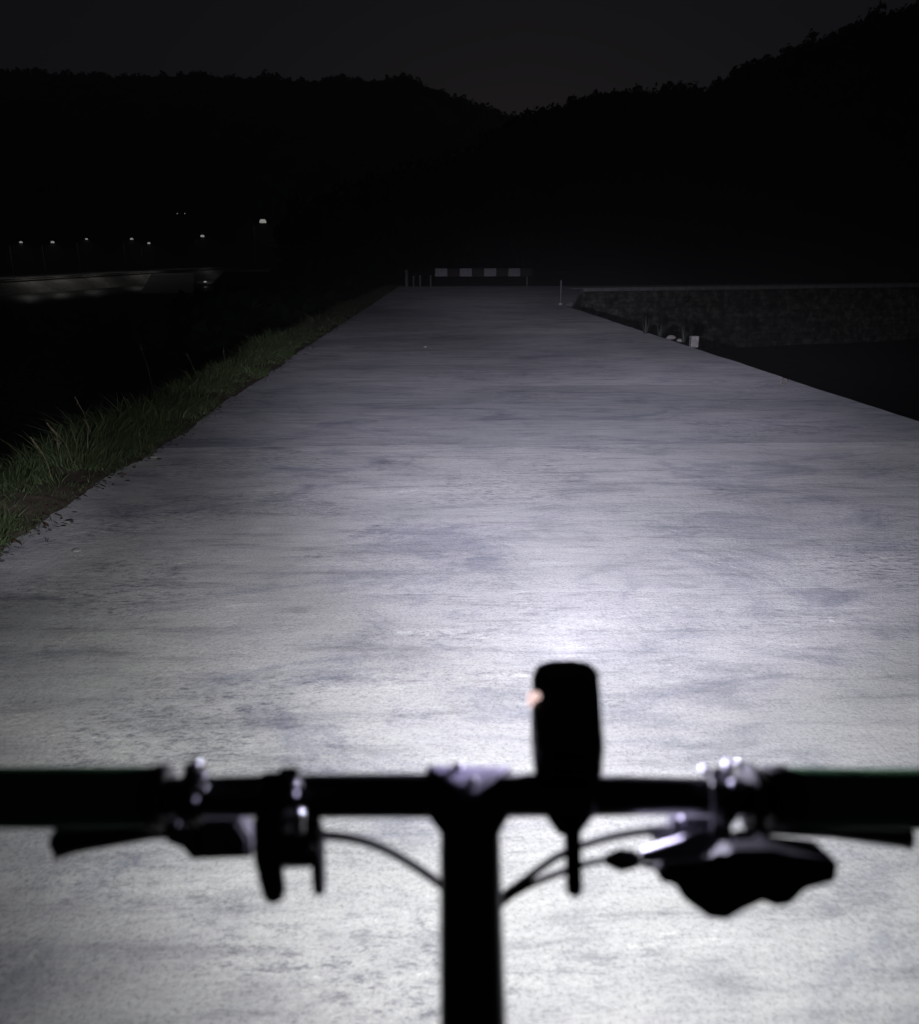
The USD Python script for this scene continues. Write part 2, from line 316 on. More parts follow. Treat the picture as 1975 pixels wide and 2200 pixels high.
# ------------------------------------------------------------------ hills
def hill(name, crest, base_frac, base_z, seed, rough):
    """crest: (px, py, depth) measured on the skyline; the slope runs down towards the viewer and away behind."""
    cr = np.array([P(*c) for c in crest]); t = np.r_[0, np.cumsum(np.linalg.norm(np.diff(cr, axis=0), axis=1))]
    n = int(t[-1] / (t[-1] / 160)); q = np.linspace(0, t[-1], n)
    C = np.stack([np.interp(q, t, cr[:, k]) for k in range(3)], 1)
    rows = []
    for u in np.linspace(0, 1, 22):
        f = base_frac + (1 - base_frac) * u
        XY = C[:, :2] * f
        z = base_z + (C[:, 2] - base_z) * (u ** 1.15)
        rows.append(np.c_[XY, z])
    for u in (0.15, 0.4, 1.0):
        rows.append(np.c_[C[:, :2] * (1 + 0.5 * u), C[:, 2] - (C[:, 2] - base_z) * u])
    R = np.array(rows)
    size = np.linalg.norm(C[:, :2], axis=1).mean()
    bump = (meshkit.fbm(R * np.array([1, 1, 0]) / (size * 0.03), 4, seed) - 0.5) * rough
    w = np.minimum(np.arange(len(R)), 4)[:, None] / 4 ; w = np.where(np.arange(len(R))[:, None] >= 21, 0.4, w)
    R[..., 2] += bump * w
    ny, nx = R.shape[:2]
    top(name, (R.reshape(-1, 3), grid_faces(ny, nx)[:, ::-1]), M['hill'], smooth=True, kind='structure')
    return R
dist_a = 850
crA = [(-300, 150, 800), (0, 156, dist_a), (110, 158, dist_a), (210, 168, dist_a), (330, 166, dist_a), (410, 161, dist_a), (540, 170, dist_a), (650, 178, dist_a), (740, 175, dist_a), (870, 175, dist_a),
       (950, 198, dist_a), (1010, 226, dist_a), (1060, 244, dist_a), (1110, 260, dist_a), (1180, 257, dist_a), (1260, 250, dist_a), (1400, 280, dist_a)]
crB = [(690, 545, 92), (760, 510, 103), (830, 466, 118), (942, 405, 135), (1038, 369, 150), (1085, 338, 165), (1119, 307, 180), (1154, 286, 195), (1200, 270, 210), (1290, 230, 235), (1360, 226, 250),
       (1420, 214, 260), (1500, 213, 270), (1540, 198, 275), (1600, 168, 280), (1700, 132, 285), (1800, 83, 290), (1900, 42, 295), (1975, 20, 300), (2200, -60, 300), (2500, -90, 280)]
RA = hill('wooded_ridge_hill', crA, 0.45, -3.5, 11, 10.0)
RB = hill('wooded_slope_hill', crB, 0.62, -0.5, 31, 4.0)

# crowns: an uneven clump of leaf-sized faces round a few limbs
def crown(seed, n=260, tall=1.0, leaf=0.2):
    r = np.random.default_rng(seed)
    cs = np.c_[r.normal(0, 0.42, (7, 2)), r.uniform(-0.1, 0.55, 7) * tall]; rad = r.uniform(0.35, 0.6, 7)
    k = r.integers(0, 7, n); d = r.normal(size=(n, 3)); d /= np.linalg.norm(d, axis=1, keepdims=True)
    c = cs[k] + d * rad[k, None] * r.uniform(0.55, 1.05, (n, 1)) * [1, 1, 0.9 * tall]
    a = r.normal(size=(n, 3)); a /= np.linalg.norm(a, axis=1, keepdims=True); b = np.cross(a, r.normal(size=(n, 3))); b /= np.linalg.norm(b, axis=1, keepdims=True)
    s = leaf * r.uniform(0.6, 1.4, (n, 1))
    v = np.stack([c - a * s, c + b * s * 0.6, c + a * s, c - b * s * 0.6], 1).reshape(-1, 3)
    q = np.arange(n)[:, None] * 4
    return v, np.vstack([q + [0, 1, 2], q + [0, 2, 3]])
def conifer(seed, n=420):
    r = np.random.default_rng(seed); h = r.uniform(0, 1, n) ** 0.8; rad = (1 - h) * 0.34 * (0.75 + 0.35 * np.sin(h * 40)) + 0.015
    an = r.uniform(0, 2 * np.pi, n); q = r.uniform(0.35, 1, n)
    c = np.c_[np.cos(an) * rad * q, np.sin(an) * rad * q, 0.12 + h * 0.88]
    a = np.c_[np.cos(an), np.sin(an), -0.35 * np.ones(n)]; b = np.c_[-np.sin(an), np.cos(an), r.normal(0, 0.3, n)]
    s = 0.055 * r.uniform(0.6, 1.4, (n, 1))
    v = np.stack([c - a * s, c + b * s * 0.6, c + a * s, c - b * s * 0.6], 1).reshape(-1, 3); k = np.arange(n)[:, None] * 4
    return v, np.vstack([k + [0, 1, 2], k + [0, 2, 3]])

def forest(name, pos, scale, label, protos=4, seed=0):
    pi = UsdGeom.PointInstancer.Define(stage, numbered('/World', name)); path = str(pi.GetPath())
    rel = pi.CreatePrototypesRel()
    for k in range(protos):
        g = usdkit.mesh(stage, f'{path}/crown' + (f'_{k:03d}' if k else ''), crown(100 + seed + k, 240, 1.0 + 0.25 * k, 0.2), M['leaf'])
        rel.AddTarget(g.GetPath())
    r = np.random.default_rng(seed); n = len(pos)
    pi.CreateProtoIndicesAttr(Vt.IntArray.FromNumpy(r.integers(0, protos, n).astype(np.int32)))
    pi.CreatePositionsAttr(Vt.Vec3fArray.FromNumpy(np.asarray(pos, np.float32)))
    pi.CreateScalesAttr(Vt.Vec3fArray.FromNumpy(np.asarray(scale, np.float32)))
    an = r.uniform(0, math.pi, n)
    pi.CreateOrientationsAttr(Vt.QuathArray([Gf.Quath(float(math.cos(x)), 0, 0, float(math.sin(x))) for x in an]))
    data(pi.GetPrim(), label=label, category='forest', kind='stuff')
def on_hill(R, n, lo, hi, seed, bias=1.0):
    r = np.random.default_rng(seed); i = lo + (hi - lo) * r.uniform(0, 1, n) ** bias; j = r.uniform(0, R.shape[1] - 1.001, n)
    i0, j0 = i.astype(int), j.astype(int); a, b = (i - i0)[:, None], (j - j0)[:, None]
    return R[i0, j0] * (1 - a) * (1 - b) + R[i0 + 1, j0] * a * (1 - b) + R[i0, j0 + 1] * (1 - a) * b + R[i0 + 1, j0 + 1] * a * b
r5 = np.random.default_rng(5)
pa = np.vstack([on_hill(RA, 1500, 19.5, 22.0, 1), on_hill(RA, 2200, 6, 20, 2)]); sa = (2.5 + 7.5 * r5.uniform(0, 1, (len(pa), 1)) ** 2.2) * [1, 1, 1.05]
forest('ridge_forest', pa - [0, 0, 4.0], sa, 'dark forest covering the far ridge left of the valley', seed=1)
pb = np.vstack([on_hill(RB, 2200, 19.5, 22.0, 3), on_hill(RB, 3500, 3, 20, 4)]); sb = (1.1 + 2.8 * r5.uniform(0, 1, (len(pb), 1)) ** 2.2) * [1, 1, 1.2]
forest('slope_forest', pb - [0, 0, 0.9], sb, 'black forest covering the steep slope on the right', seed=11)

HAZE = 0.0005
if HAZE:
    haze_mat = usdkit.material(stage, LK + 'haze', {'v': ('principled_volume', {'color': (0.85, 0.86, 0.9), 'density': HAZE, 'anisotropy': 0.2})}, [], volume='v.volume')
    top('haze', trimesh.creation.box((2200, 1500, 420), transform=trimesh.transformations.translation_matrix((0, 650, 204.5))), haze_mat, smooth=False, kind='stuff')
# single trees that stand out on the skyline
def tree(name, label, px, py_top, depth, height, kind='leafy', seed=0):
    t = P(px, py_top, depth); base = t - [0, 0, height]
    th = thing(name, label, 'tree', base)
    tr = tube([base - [0, 0, 0.5], base + [0.05 * height * 0.2, 0, height * 0.45], base + [0, 0, height * 0.8]], [height * 0.028, height * 0.018, height * 0.006], 8)
    limbs = [tr]
    for k in range(5):
        an = k * 2.3 + seed; z0 = height * (0.35 + 0.09 * k)
        limbs.append(tube([base + [0, 0, z0], base + [math.cos(an) * height * 0.13, math.sin(an) * height * 0.13, z0 + height * 0.12]], [height * 0.009, height * 0.003], 6))
    part(th, 'trunk', cat(limbs), M['bark'])
    if kind == 'conifer': v, f = conifer(seed, 700); v = v * height
    else:
        v, f = crown(seed, 700, 1.2, 0.13); v = v * [height * 0.33, height * 0.33, height * 0.33]; v = v + [0, 0, height - v[:, 2].max()]
    part(th, 'crown', (v + base, f), M['leaf'], smooth=False)
tree('conifer_tree', 'taller dark conifer at the foot of the slope, left of its twin', 963, 352, 112, 6.5, 'conifer', 3)
tree('conifer_tree', 'pointed dark conifer beside a taller one at the foot of the slope', 1007, 354, 118, 5.0, 'conifer', 4)
tree('ridge_tree', 'ragged dark tree standing above the skyline of the right slope', 1303, 212, 232, 9.0, 'leafy', 5)
tree('ridge_tree', 'rounded dark tree on the skyline near the top of the valley dip', 1180, 258, 205, 6.0, 'leafy', 6)

# near thicket on the left bank, hiding the river beyond
r6 = np.random.default_rng(6); n = 420
tx = r6.uniform(-30, -4.5, n); ty = 26 + r6.uniform(0, 42, n) + np.maximum(0, -tx - 8) * 0.4
keep = (tx / ty > -0.29) & (tx / ty < -0.085)
tp = np.c_[tx, ty, np.full(n, -2.6) + 0.9 * np.clip((tx + 14) / 8, 0, 1)][keep]
forest('bank_thicket', tp, r6.uniform(0.8, 1.7, (len(tp), 1)) * [1.2, 1.2, 1.0], 'black thicket of bushes on the river bank left of the road', seed=21)

# ------------------------------------------------------------------ right: stone retaining wall round the basin
wa, wb = np.array([8.2, 44.9, 0.0]), np.array([34.0, 53.7, 0.0])
L = np.linalg.norm(wb - wa); ux = (wb - wa) / L; un = np.array([ux[1], -ux[0], 0])      # un: towards the viewer
wall = thing('stone_wall', 'long dark rubble stone wall across the basin with pale coping on top', 'wall', wa + [0, 0, -3.5])
def on_wall(a, z, d): return wa + ux * a + un * d + np.array([0, 0, z])
core = trimesh.convex.convex_hull(np.array([on_wall(a, z, d) for a in (-1, L) for z, d in ((-3.9, 0.55), (-3.9, -0.3), (-0.16, 0.06), (-0.16, -0.3))]))
part(wall, 'core', core, M['stone'])
stones = []; r7 = np.random.default_rng(17); z = -3.55
while z < -0.2:
    h = r7.uniform(0.24, 0.42); h = min(h, -0.16 - z); a = -0.8 + r7.uniform(0, 0.3)
    while a < L:
        w = r7.uniform(0.3, 0.75); d = 0.06 + 0.47 * (-0.16 - z - h / 2) / 3.74
        c = np.array([a + w / 2, 0, z + h / 2]); q = bevel_box((w - 0.04, 0.24, h - 0.04), (0, 0, 0), 0.05).vertices
        q = q + r7.normal(0, 0.016, q.shape); q[:, 1] += r7.uniform(-0.05, 0.07)
        stones.append(trimesh.convex.convex_hull(np.array([on_wall(a + w / 2 + p[0], z + h / 2 + p[2], d - p[1]) for p in q])))
        a += w
    z += h
    if h < 0.1: break
part(wall, 'masonry', cat(stones), M['stone'], smooth=False, kind='stuff')
a = -0.9
while a < L:
    w = 1.9
    q = bevel_box((w - 0.02, 0.62, 0.20), (0, 0, 0), 0.02).vertices
    part(wall, 'coping_slab', trimesh.convex.convex_hull(np.array([on_wall(a + w / 2 + p[0], 0.05 + p[2] - 0.11, 0.02 - p[1]) for p in q])), M['coping'], smooth=False)
    a += w

def tuft(name, label, base, n, height, spread, mat, seed, width=0.02, category='plant', droop=0.5):
    r = np.random.default_rng(seed); v, f = [], []
    for k in range(n):
        an = r.uniform(0, 2 * math.pi); le = height * r.uniform(0.5, 1.05); d = np.array([math.cos(an), math.sin(an), 0]); s = np.array([-d[1], d[0], 0]); sp_ = spread * r.uniform(0.2, 1)
        o = np.array(base) + d * r.uniform(0, spread * 0.2); n0 = len(v)
        for i, t in enumerate((0, 0.35, 0.7, 1.0)):
            c = o + d * sp_ * t ** 1.5 + np.array([0, 0, le * (t - droop * 0.5 * t ** 3 * sp_ / max(spread, 1e-6))]); w = width * (1 - t) ** 0.6 * 0.5 + 0.0008
            v += [c - s * w, c + s * w]
            if i: m0 = n0 + 2 * i - 2; f += [[m0, m0 + 1, m0 + 3], [m0, m0 + 3, m0 + 2]]
    return top(name, (np.array(v), np.array(f)), mat, smooth=False, label=label, category=category)
tuft('wall_plant', 'spiky star-shaped plant growing out of the stone wall far right', on_wall(27.0, -1.0, 0.30), 46, 0.9, 0.9, M['weed'], 3, 0.05)
tuft('wall_plant', 'low bushy weed on the face of the stone wall, half way along', on_wall(15.5, -0.75, 0.28), 60, 0.6, 0.8, M['weed'], 4, 0.05)

# ------------------------------------------------------------------ road furniture
def post(name, label, px, py_base, s, height, r, mat, category='post', cap=True, foot=None, group=None):
    b = P(px, py_base, s); b[2] = 0.0
    th = thing(name, label, category, b, group=group)
    part(th, 'shaft', rod(b - [0, 0, 0.1], b + [0, 0, height - (0.08 if cap else 0)], r, 0.01, 20), mat)
    if cap: part(th, 'cap', tm(hull(np.vstack([ball(b + [0, 0, height - 0.07], [r * 1.15, r * 1.15, 0.02]), ball(b + [0, 0, height - 0.02], [r * 0.7, r * 0.7, 0.02])]))), M['white_paint'])
    if foot: part(th, 'foot', rod(b - [0, 0, 0.05], b + [0, 0, foot], r * 2.2, 0.02, 20), M['coping'])
    return th
post('bollard', 'thick pale concrete bollard left of the striped barrier', 874, 612, 46.5, 0.95, 0.11, M['post_paint'], 'bollard')
post('marker_post', 'short dim post standing next to the thick bollard', 889, 614, 45.5, 0.62, 0.05, M['post_paint'])
post('marker_post', 'short post between the thick bollard and the striped barrier', 903, 613, 46, 0.66, 0.06, M['post_paint'])
p_ = post('marker_post', 'slim dim post with a round foot on the far corner of the right road edge', 1204, 658, 26.5, 0.80, 0.033, M['post_paint'], cap=False, foot=0.08)
# striped barrier
bz0, bz1 = 0.56, 1.04
A_, B_ = P(926, 612, 46.4), P(1142, 610, 47.2); A_[2] = B_[2] = 0
bar_thing = thing('road_barrier', 'low barrier across the road end with white and dark stripes', 'barrier', A_)
bd = (B_ - A_) / np.linalg.norm(B_ - A_); bn = np.array([bd[1], -bd[0], 0]); BL = np.linalg.norm(B_ - A_); segw = BL / 8.3
for k in range(8):
    a0, a1 = 0.25 + k * segw, 0.25 + (k + 1) * segw
    q = bevel_box((segw - 0.006, 0.10, bz1 - bz0 - 0.02), (0, 0, 0), 0.015).vertices
    c = A_ + bd * (a0 + a1) / 2 + np.array([0, 0, (bz0 + bz1) / 2])
    part(bar_thing, 'rail_panel', trimesh.convex.convex_hull(np.array([c + bd * p[0] + bn * p[1] + np.array([0, 0, p[2]]) for p in q])), M['white_paint' if k % 2 == 0 else 'dark_paint'], smooth=False, label=('white' if k % 2 == 0 else 'dark') + ' stripe of the barrier')
for a0, hgt in ((0.0, 0.34), (BL - 0.25, 0.55)):
    b = A_ + bd * a0 - bn * 0.09
    part(bar_thing, 'post', rod(b - [0, 0, 0.1], b + [0, 0, hgt + 0.3], 0.055, 0.01, 16), M['post_paint' if a0 in (0.0, BL - 0.25) else 'dark_paint'])

# ------------------------------------------------------------------ left: far river bank with road, slab and lamps
E0, E1 = P(-260, 618, 88), P(520, 573, 255)
nb = 40; tt = np.linspace(0, 1, nb)[:, None]
crest = E0 + (E1 - E0) * tt; crest[:, 2] = np.linspace(E0[2], E1[2], nb)
out_dir = np.array([-(E1 - E0)[1], (E1 - E0)[0], 0]); out_dir /= np.linalg.norm(out_dir)   # away from the viewer
toe = crest - out_dir * 3.0; toe[:, 2] = -3.05
back = crest + out_dir * 12; back2 = back + out_dir * 60; back2[:, 2] = -4.2
wob = lambda a, s: a + np.c_[np.zeros((nb, 2)), 0.25 * (meshkit.fbm(np.c_[tt * 30, tt * 0 + s, tt * 0], 4, s) - 0.5)]
V = np.vstack([wob(toe, 1), wob((toe + crest) / 2, 2), crest, back, back2])
top('far_bank', (V, grid_faces(5, nb)[:, ::-1]), earth('bank_gravel', (0.10, 0.10, 0.09), (0.26, 0.26, 0.25), 0.9, 0.1), smooth=40, kind='structure')
# concrete ramp in the bank
def bank_at(px, py, z):
    d = P(px, py, 1.0) - EYE; return EYE + d * ((z - EYE[2]) / d[2])
q0, q1, q3 = P(325, 588, 160), P(416, 586, 165), P(298, 637, 112)
pn = np.cross(q1 - q0, q3 - q0); dq = P(416, 632, 1.0) - EYE; q2 = EYE + dq * (((q0 - EYE) @ pn) / (dq @ pn))
rq = [q0, q1, q2, q3]
top('boat_ramp', trimesh.convex.convex_hull(np.array(rq + [q - [0, 0, 0.5] for q in rq])), M['coping'], smooth=False, label='pale concrete ramp sloping into the river on the far bank', category='ramp')
# kerb line of the far road
top('bank_kerb', tube(crest + [0, 0, 0.12] - out_dir * 0.3, 0.14, 6), M['coping'], label='pale kerb line along the top of the far river bank', category='kerb')

lamp_glass = glow('street_lamp_glass', (1.0, 0.97, 0.92), 0.24)
lamp_glass_dim = glow('street_lamp_glass_dim', (1.0, 0.97, 0.92), 0.035)
def street_lamp(label, px, py, s, pole_h, r, on_crest=True):
    if on_crest:
        pxs = np.array([987.5 + FPX * ((c - EYE) @ RIGHT) / ((c - EYE) @ FWD) for c in crest]); k = np.interp(px, pxs, np.arange(nb)); c = crest[int(k)] + (crest[min(int(k) + 1, nb - 1)] - crest[int(k)]) * (k % 1)
        s = float((c + out_dir * 0.3 - EYE) @ FWD); pole_h = float((P(px, py, s) - c)[2]); pole_h = max(pole_h, 1.5)
    h = P(px, py, s); base = h - [0, 0, pole_h]; side = out_dir * 1.8
    th = thing('street_lamp', label, 'street lamp', base + side, group=None)
    b = base + side
    part(th, 'pole', tube([b - [0, 0, 0.6], b + [0, 0, pole_h * 0.97]], [0.045, 0.03], 10), M['pole'])
    part(th, 'arm', tube(spline([b + [0, 0, pole_h * 0.95], h + side * 0.45 + [0, 0, r * 1.5], h + [0, 0, r * 0.9]], 8), 0.035, 8), M['pole'])
    part(th, 'lamp_hood', tm(hull(np.vstack([ball(h + [0, 0, r * 0.9], [r * 1.1, r * 1.1, r * 0.15]), ball(h + [0, 0, r * 1.3], [r * 0.3, r * 0.3, r * 0.1])]))), M['pole'])
    q = np.linspace(0.85, -0.2, 9); pr = np.c_[r * np.sqrt(np.maximum(1 - q ** 2, 0.02)), q * r]
    part(th, 'lamp_bowl', trimesh.creation.revolve(pr, sections=24).apply_translation(h), lamp_glass if r > 0.2 else lamp_glass_dim, smooth=True)
    return th, h
STREET = 20.0
lamps = [(45, 521, 98, 5.0, 0.22), (113, 521, 112, 5.0, 0.27), (186, 514, 124, 5.2, 0.22), (283, 514, 142, 5.5, 0.30), (320, 523, 150, 4.6, 0.30), (435, 508, 175, 6.5, 0.50), (565, 477, 150, 9.0, 0.62)]
lbl = ['leftmost dim street lamp above the far bank', 'second street lamp from the left above the far bank', 'third street lamp from the left, faint, above the far bank', 'fourth street lamp from the left, one of two close together',
       'lower street lamp just right of its close neighbour', 'bright street lamp above the pale concrete ramp', 'highest and brightest street lamp, on the hillside right of the others']
lamp_heads = []
for (px, py, s, ph, r), l in zip(lamps, lbl):
    th, h = street_lamp(l, px, py, s, ph, r, px < 500); lamp_heads.append((th, h))
th, h = street_lamp('low dim lamp at the water side of the concrete ramp', 441, 606, 150, 2.2, 0.25, False); lamp_heads.append((th, h))
for (px, py, s, l) in ((381, 459, 420, 'left one of two tiny lights on the dark hillside'), (397, 459, 424, 'right one of two tiny lights on the dark hillside'), (722, 470, 300, 'lone tiny light on the hillside near the valley')):
    street_lamp(l, px, py, s, 5.0, 0.3, False)
for th, h in lamp_heads:
    li = UsdLux.DiskLight.Define(stage, str(th.GetPath()) + '/lamp_light')
    li.AddTranslateOp().Set(Gf.Vec3d(*map(float, h - p_loc[str(th.GetPath())] + [0, 0, 0.005])))
    li.CreateRadiusAttr(0.08); li.CreateNormalizeAttr(True); li.CreateIntensityAttr(STREET if th != lamp_heads[-1][0] else STREET * 0.08); li.CreateColorAttr(Gf.Vec3f(1, 0.96, 0.9))

# ------------------------------------------------------------------ grass on the verge
def blades(n, y0, y1, seed, hmin, hmax, wid):
    r = np.random.default_rng(seed)
    y = y0 + (y1 - y0) * r.uniform(0, 1, n) ** 1.35
    inner = -0.15 + 0.30 * meshkit.fbm(np.c_[y * 1.3, np.full(n, 4.0), np.zeros(n)], 4, 9)
    d = inner + r.beta(1.0, 1.7, n) * 1.0
    x = edge_l(y) - d
    dens = meshkit.fbm(np.c_[x * 2.6, y * 2.2, np.zeros(n)], 4, 55)
    tall = meshkit.fbm(np.c_[x * 1.1, y * 0.9, np.full(n, 7.0)], 3, 56)
    k = dens + 0.10 * r.normal(size=n) > 0.42; x, y, d, dens, tall, inner = x[k], y[k], d[k], dens[k], tall[k], inner[k]; n = len(x)
    z = np.interp(d, -us, zs) - 0.02
    hh = (hmin + (hmax - hmin) * r.beta(1.3, 2.6, n)) * (0.35 + 0.75 * np.clip((d - inner) / 0.45, 0, 1)) * (0.15 + 1.55 * tall ** 1.2)
    cl = 2 * math.pi * meshkit.fbm(np.c_[x * 5, y * 5, np.zeros(n)], 2, 91) * 2
    an = cl + r.normal(0, 0.9, n); lean = hh * r.uniform(0.15, 1.3, n)
    dr = np.c_[np.cos(an), np.sin(an), np.zeros(n)]; fa = r.uniform(0, 2 * math.pi, n); sd = np.c_[-np.sin(fa), np.cos(fa), np.zeros(n)]
    o = np.c_[x, y, z]; w = wid * r.uniform(0.5, 1.6, n)[:, None]
    fall = r.uniform(0.05, 0.55, n)
    ring = []
    for t in (0.0, 0.45, 0.8):
        c = o + dr * (lean * t ** 1.7)[:, None] + np.c_[np.zeros((n, 2)), hh * (t - fall * t ** 3)]
        ring += [c - sd * w * (1 - t) ** 0.5, c + sd * w * (1 - t) ** 0.5]
    ring.append(o + dr * lean[:, None] + np.c_[np.zeros((n, 2)), hh * (1 - fall)])
    V = np.stack(ring, 1).reshape(-1, 3); b = np.arange(n)[:, None] * 7
    F = np.vstack([b + q for q in ([0, 1, 3], [0, 3, 2], [2, 3, 5], [2, 5, 4], [4, 5, 6])])
    return V, F
g1 = blades(36000, 2.3, 9.0, 1, 0.06, 0.34, 0.0034)
g2 = blades(26000, 8.5, 16.0, 2, 0.06, 0.36, 0.0046)
g3 = blades(24000, 14.0, 47.0, 3, 0.08, 0.34, 0.007)
V, F = [], []
for v, f in (g1, g2): F.append(f + sum(len(q) for q in V)); V.append(v)
top('verge_grass', (np.vstack(V), np.vstack(F)), M['grass'], smooth=False, label='lush green roadside grass with seed heads along the left road edge', category='grass', kind='stuff')
top('far_verge_grass', g3, M['grass_dry'], smooth=False, label='drier olive grass along the far end of the left road edge', category='grass', kind='stuff')

def seed_stalk(label, px, py_top, y, seed):
    t = None
    d = P(px, py_top, 1.0) - EYE; t = EYE + d * (y / d[1])
    dd = edge_l(np.array([y]))[0] - t[0]; z0 = float(np.interp(dd, -us, zs))
    r = np.random.default_rng(seed); lean = r.uniform(-0.08, 0.12)
    base = np.array([t[0] + lean, y + r.uniform(-0.05, 0.05), z0])
    th = thing('grass_stalk', label, 'grass stalk', base)
    mid = (base + t) / 2 + [lean * 0.25, 0, 0.02]
    sp_ = spline([base, mid, t], 10)
    part(th, 'stem', tube(sp_, np.linspace(0.0022, 0.0012, 10), 5), M['dry'])
    v, f = [], []; ax = (t - mid) / np.linalg.norm(t - mid)
    for k in range(36):
        c = t - ax * 0.10 * r.uniform(-0.05, 1); q = ax * 0.012 + r.normal(0, 0.006, 3); s = np.cross(q, r.normal(size=3)); s = s / np.linalg.norm(s) * 0.0022; n0 = len(v)
        v += [c, c + q * 0.6 + s, c + q * 1.4, c + q * 0.6 - s]; f += [[n0, n0 + 1, n0 + 2], [n0, n0 + 2, n0 + 3]]
    part(th, 'seed_head', (np.array(v), np.array(f)), M['dry'], smooth=False)
for k, (px, py, y, l) in enumerate([(70, 945, 4.9, 'leftmost seeding grass stalk on the verge'), (102, 912, 5.3, 'seeding grass stalk, second from the left on the verge'), (162, 855, 6.3, 'tallest upright grass stalk standing alone behind the verge'),
        (183, 905, 5.9, 'leaning grass stalk right of the tallest one'), (222, 912, 6.1, 'short upright grass stalk near the middle of the green clump'), (275, 862, 7.0, 'thin arching stalk over the middle of the verge'),
        (302, 742, 9.5, 'long thin stalk leaning out over the dark slope'), (402, 760, 9.8, 'slender stalk above the far half of the grass'), (480, 748, 11.5, 'pale bent stalk lying across the far grass'), (122, 935, 5.3, 'short stalk between two taller ones at the left')]):
    seed_stalk(l, px, py, y, 40 + k)

# dead leaves and pebbles by the edge
r8 = np.random.default_rng(8); v, f = [], []
for k in range(900):
    y = 2.6 + 22 * r8.uniform() ** 1.5; x = edge_l(np.array([y]))[0] + r8.normal(0.02, 0.10); c = np.array([x, y, 0.018 + r8.uniform(0, 0.02)])
    a = r8.normal(size=3) * [1, 1, 0.4]; a /= np.linalg.norm(a); b = np.cross(a, [0, 0, 1]) + r8.normal(0, 0.3, 3); s = r8.uniform(0.008, 0.026); n0 = len(v)
    v += [c - a * s, c + b * s * 0.4, c + a * s, c - b * s * 0.4]; f += [[n0, n0 + 1, n0 + 2], [n0, n0 + 2, n0 + 3]]
top('leaf_litter', (np.array(v), np.array(f)), M['litter'], smooth=False, label='dry leaf litter scattered where the grass meets the concrete', category='leaf litter', kind='stuff')
gv, gf = [], []; oct_ = trimesh.creation.icosphere(0, 1.0)
for k in range(700):
    y = 2.6 + 24 * r8.uniform() ** 1.5; x = edge_l(np.array([y]))[0] + r8.normal(0.0, 0.07); sz = r8.uniform(0.003, 0.010)
    q = oct_.vertices * (1 + 0.35 * r8.normal(size=(12, 1)).clip(-1, 1)) * [1.2, 1, 0.7] * sz + [x, y, 0.008 + 0.02 * max(0, edge_l(np.array([y]))[0] - x)]
    gf.append(oct_.faces + len(gv) * 12); gv.append(q)
top('edge_gravel', (np.vstack(gv), np.vstack(gf)), M['gravel'], smooth=False, label='loose gravel and grit along the left road edge', category='gravel', kind='stuff')
def pebble(label, px, py, size, seed, mat='pebble', name='pebble', cat_='pebble', lift=0.0):
    c = bank_at(px, py, 0.0); r = np.random.default_rng(seed)
    m = trimesh.creation.icosphere(2, 1.0); m.vertices *= (0.75 + 0.5 * meshkit.fbm(m.vertices * 1.3 + seed, 3, seed))[:, None]; m.vertices *= np.array([1.2, 0.9, 0.6]) * size
    m.apply_translation(c + [0, 0, size * 0.35 + lift]); top(name, m, M[mat], smooth=True, label=label, category=cat_)
pebble('pale pebble on the concrete near the left grass edge', 165, 1186, 0.018, 1)
pebble('pale pebble at the grass edge, beside dead leaves', 330, 985, 0.024, 2)
pebble('small whitish stone far up the middle of the road', 914, 746, 0.028, 3)
pebble('pale stone at the far end of the left grass', 750, 660, 0.10, 4)
pebble('small grey pebble at the foot of the nearest grass', 62, 1082, 0.02, 5)

# things at the right road edge
def at_edge(px, py, z=0.0): return bank_at(px, py, z)
c = at_edge(1488, 744)
top('marker_block', bevel_box((0.13, 0.13, 0.19), c + [0.02, 0, 0.08], 0.012), M['marker_stone'], smooth=False, label='small pale square marker block at the right road edge', category='block')
for k, (px, py, s, l) in enumerate([(1442, 728, 0.075, 'low pale rock left of the marker block'), (1462, 734, 0.06, 'smaller rock touching the marker block')]):
    pebble(l, px, py, s, 60 + k, 'marker_stone', 'edge_rock', 'rock')
tuft('edge_weed', 'tall spiky weed at the right road edge, farthest of the clump', at_edge(1382, 716) + [0.05, 0, 0], 34, 0.40, 0.22, M['weed'], 5, 0.016)
tuft('edge_weed', 'low arching weed between the spiky weed and the rocks', at_edge(1412, 722) + [0.05, 0, 0], 30, 0.26, 0.28, M['weed'], 6, 0.02)
tuft('edge_weed', 'sparse grass tuft growing behind the marker block', at_edge(1462, 737) + [0.08, 0.1, 0], 24, 0.34, 0.16, M['weed'], 7, 0.012)
c = at_edge(1688, 826)
an = np.linspace(0, 2 * np.pi, 25)[:-1]
ring = trimesh.creation.torus(0.036, 0.006, 24, 8); ring.apply_transform(trimesh.transformations.rotation_matrix(1.35, (1, 0, 0))); ring.apply_translation(c + [-0.02, 0, 0.032])
rt = thing('iron_ring', 'small iron mooring ring on the right road edge', 'ring', c)
part(rt, 'ring', ring, M['iron']); part(rt, 'staple', rod(c + [-0.02, 0, -0.02], c + [-0.02, 0, 0.006], 0.012, 0.002, 12), M['iron'])
for k, (px, py, sz) in enumerate([(305, 690, 0.28), (322, 686, 0.2), (340, 690, 0.22), (372, 685, 0.26)]):
    c = bank_at(px, py, -3.0); m = trimesh.creation.icosphere(2, 1.0); m.vertices *= (0.7 + 0.6 * meshkit.fbm(m.vertices * 1.2 + k, 3, k))[:, None] * np.array([1.4, 1, 0.7]) * sz
    m.apply_translation(c); top('river_stone', m, M['stone'], smooth=True, label=['leftmost pale stone in the shallow river', 'second stone from the left in the shallow river', 'third stone from the left in the shallow river', 'rightmost stone of the row in the shallow river'][k], category='stone')

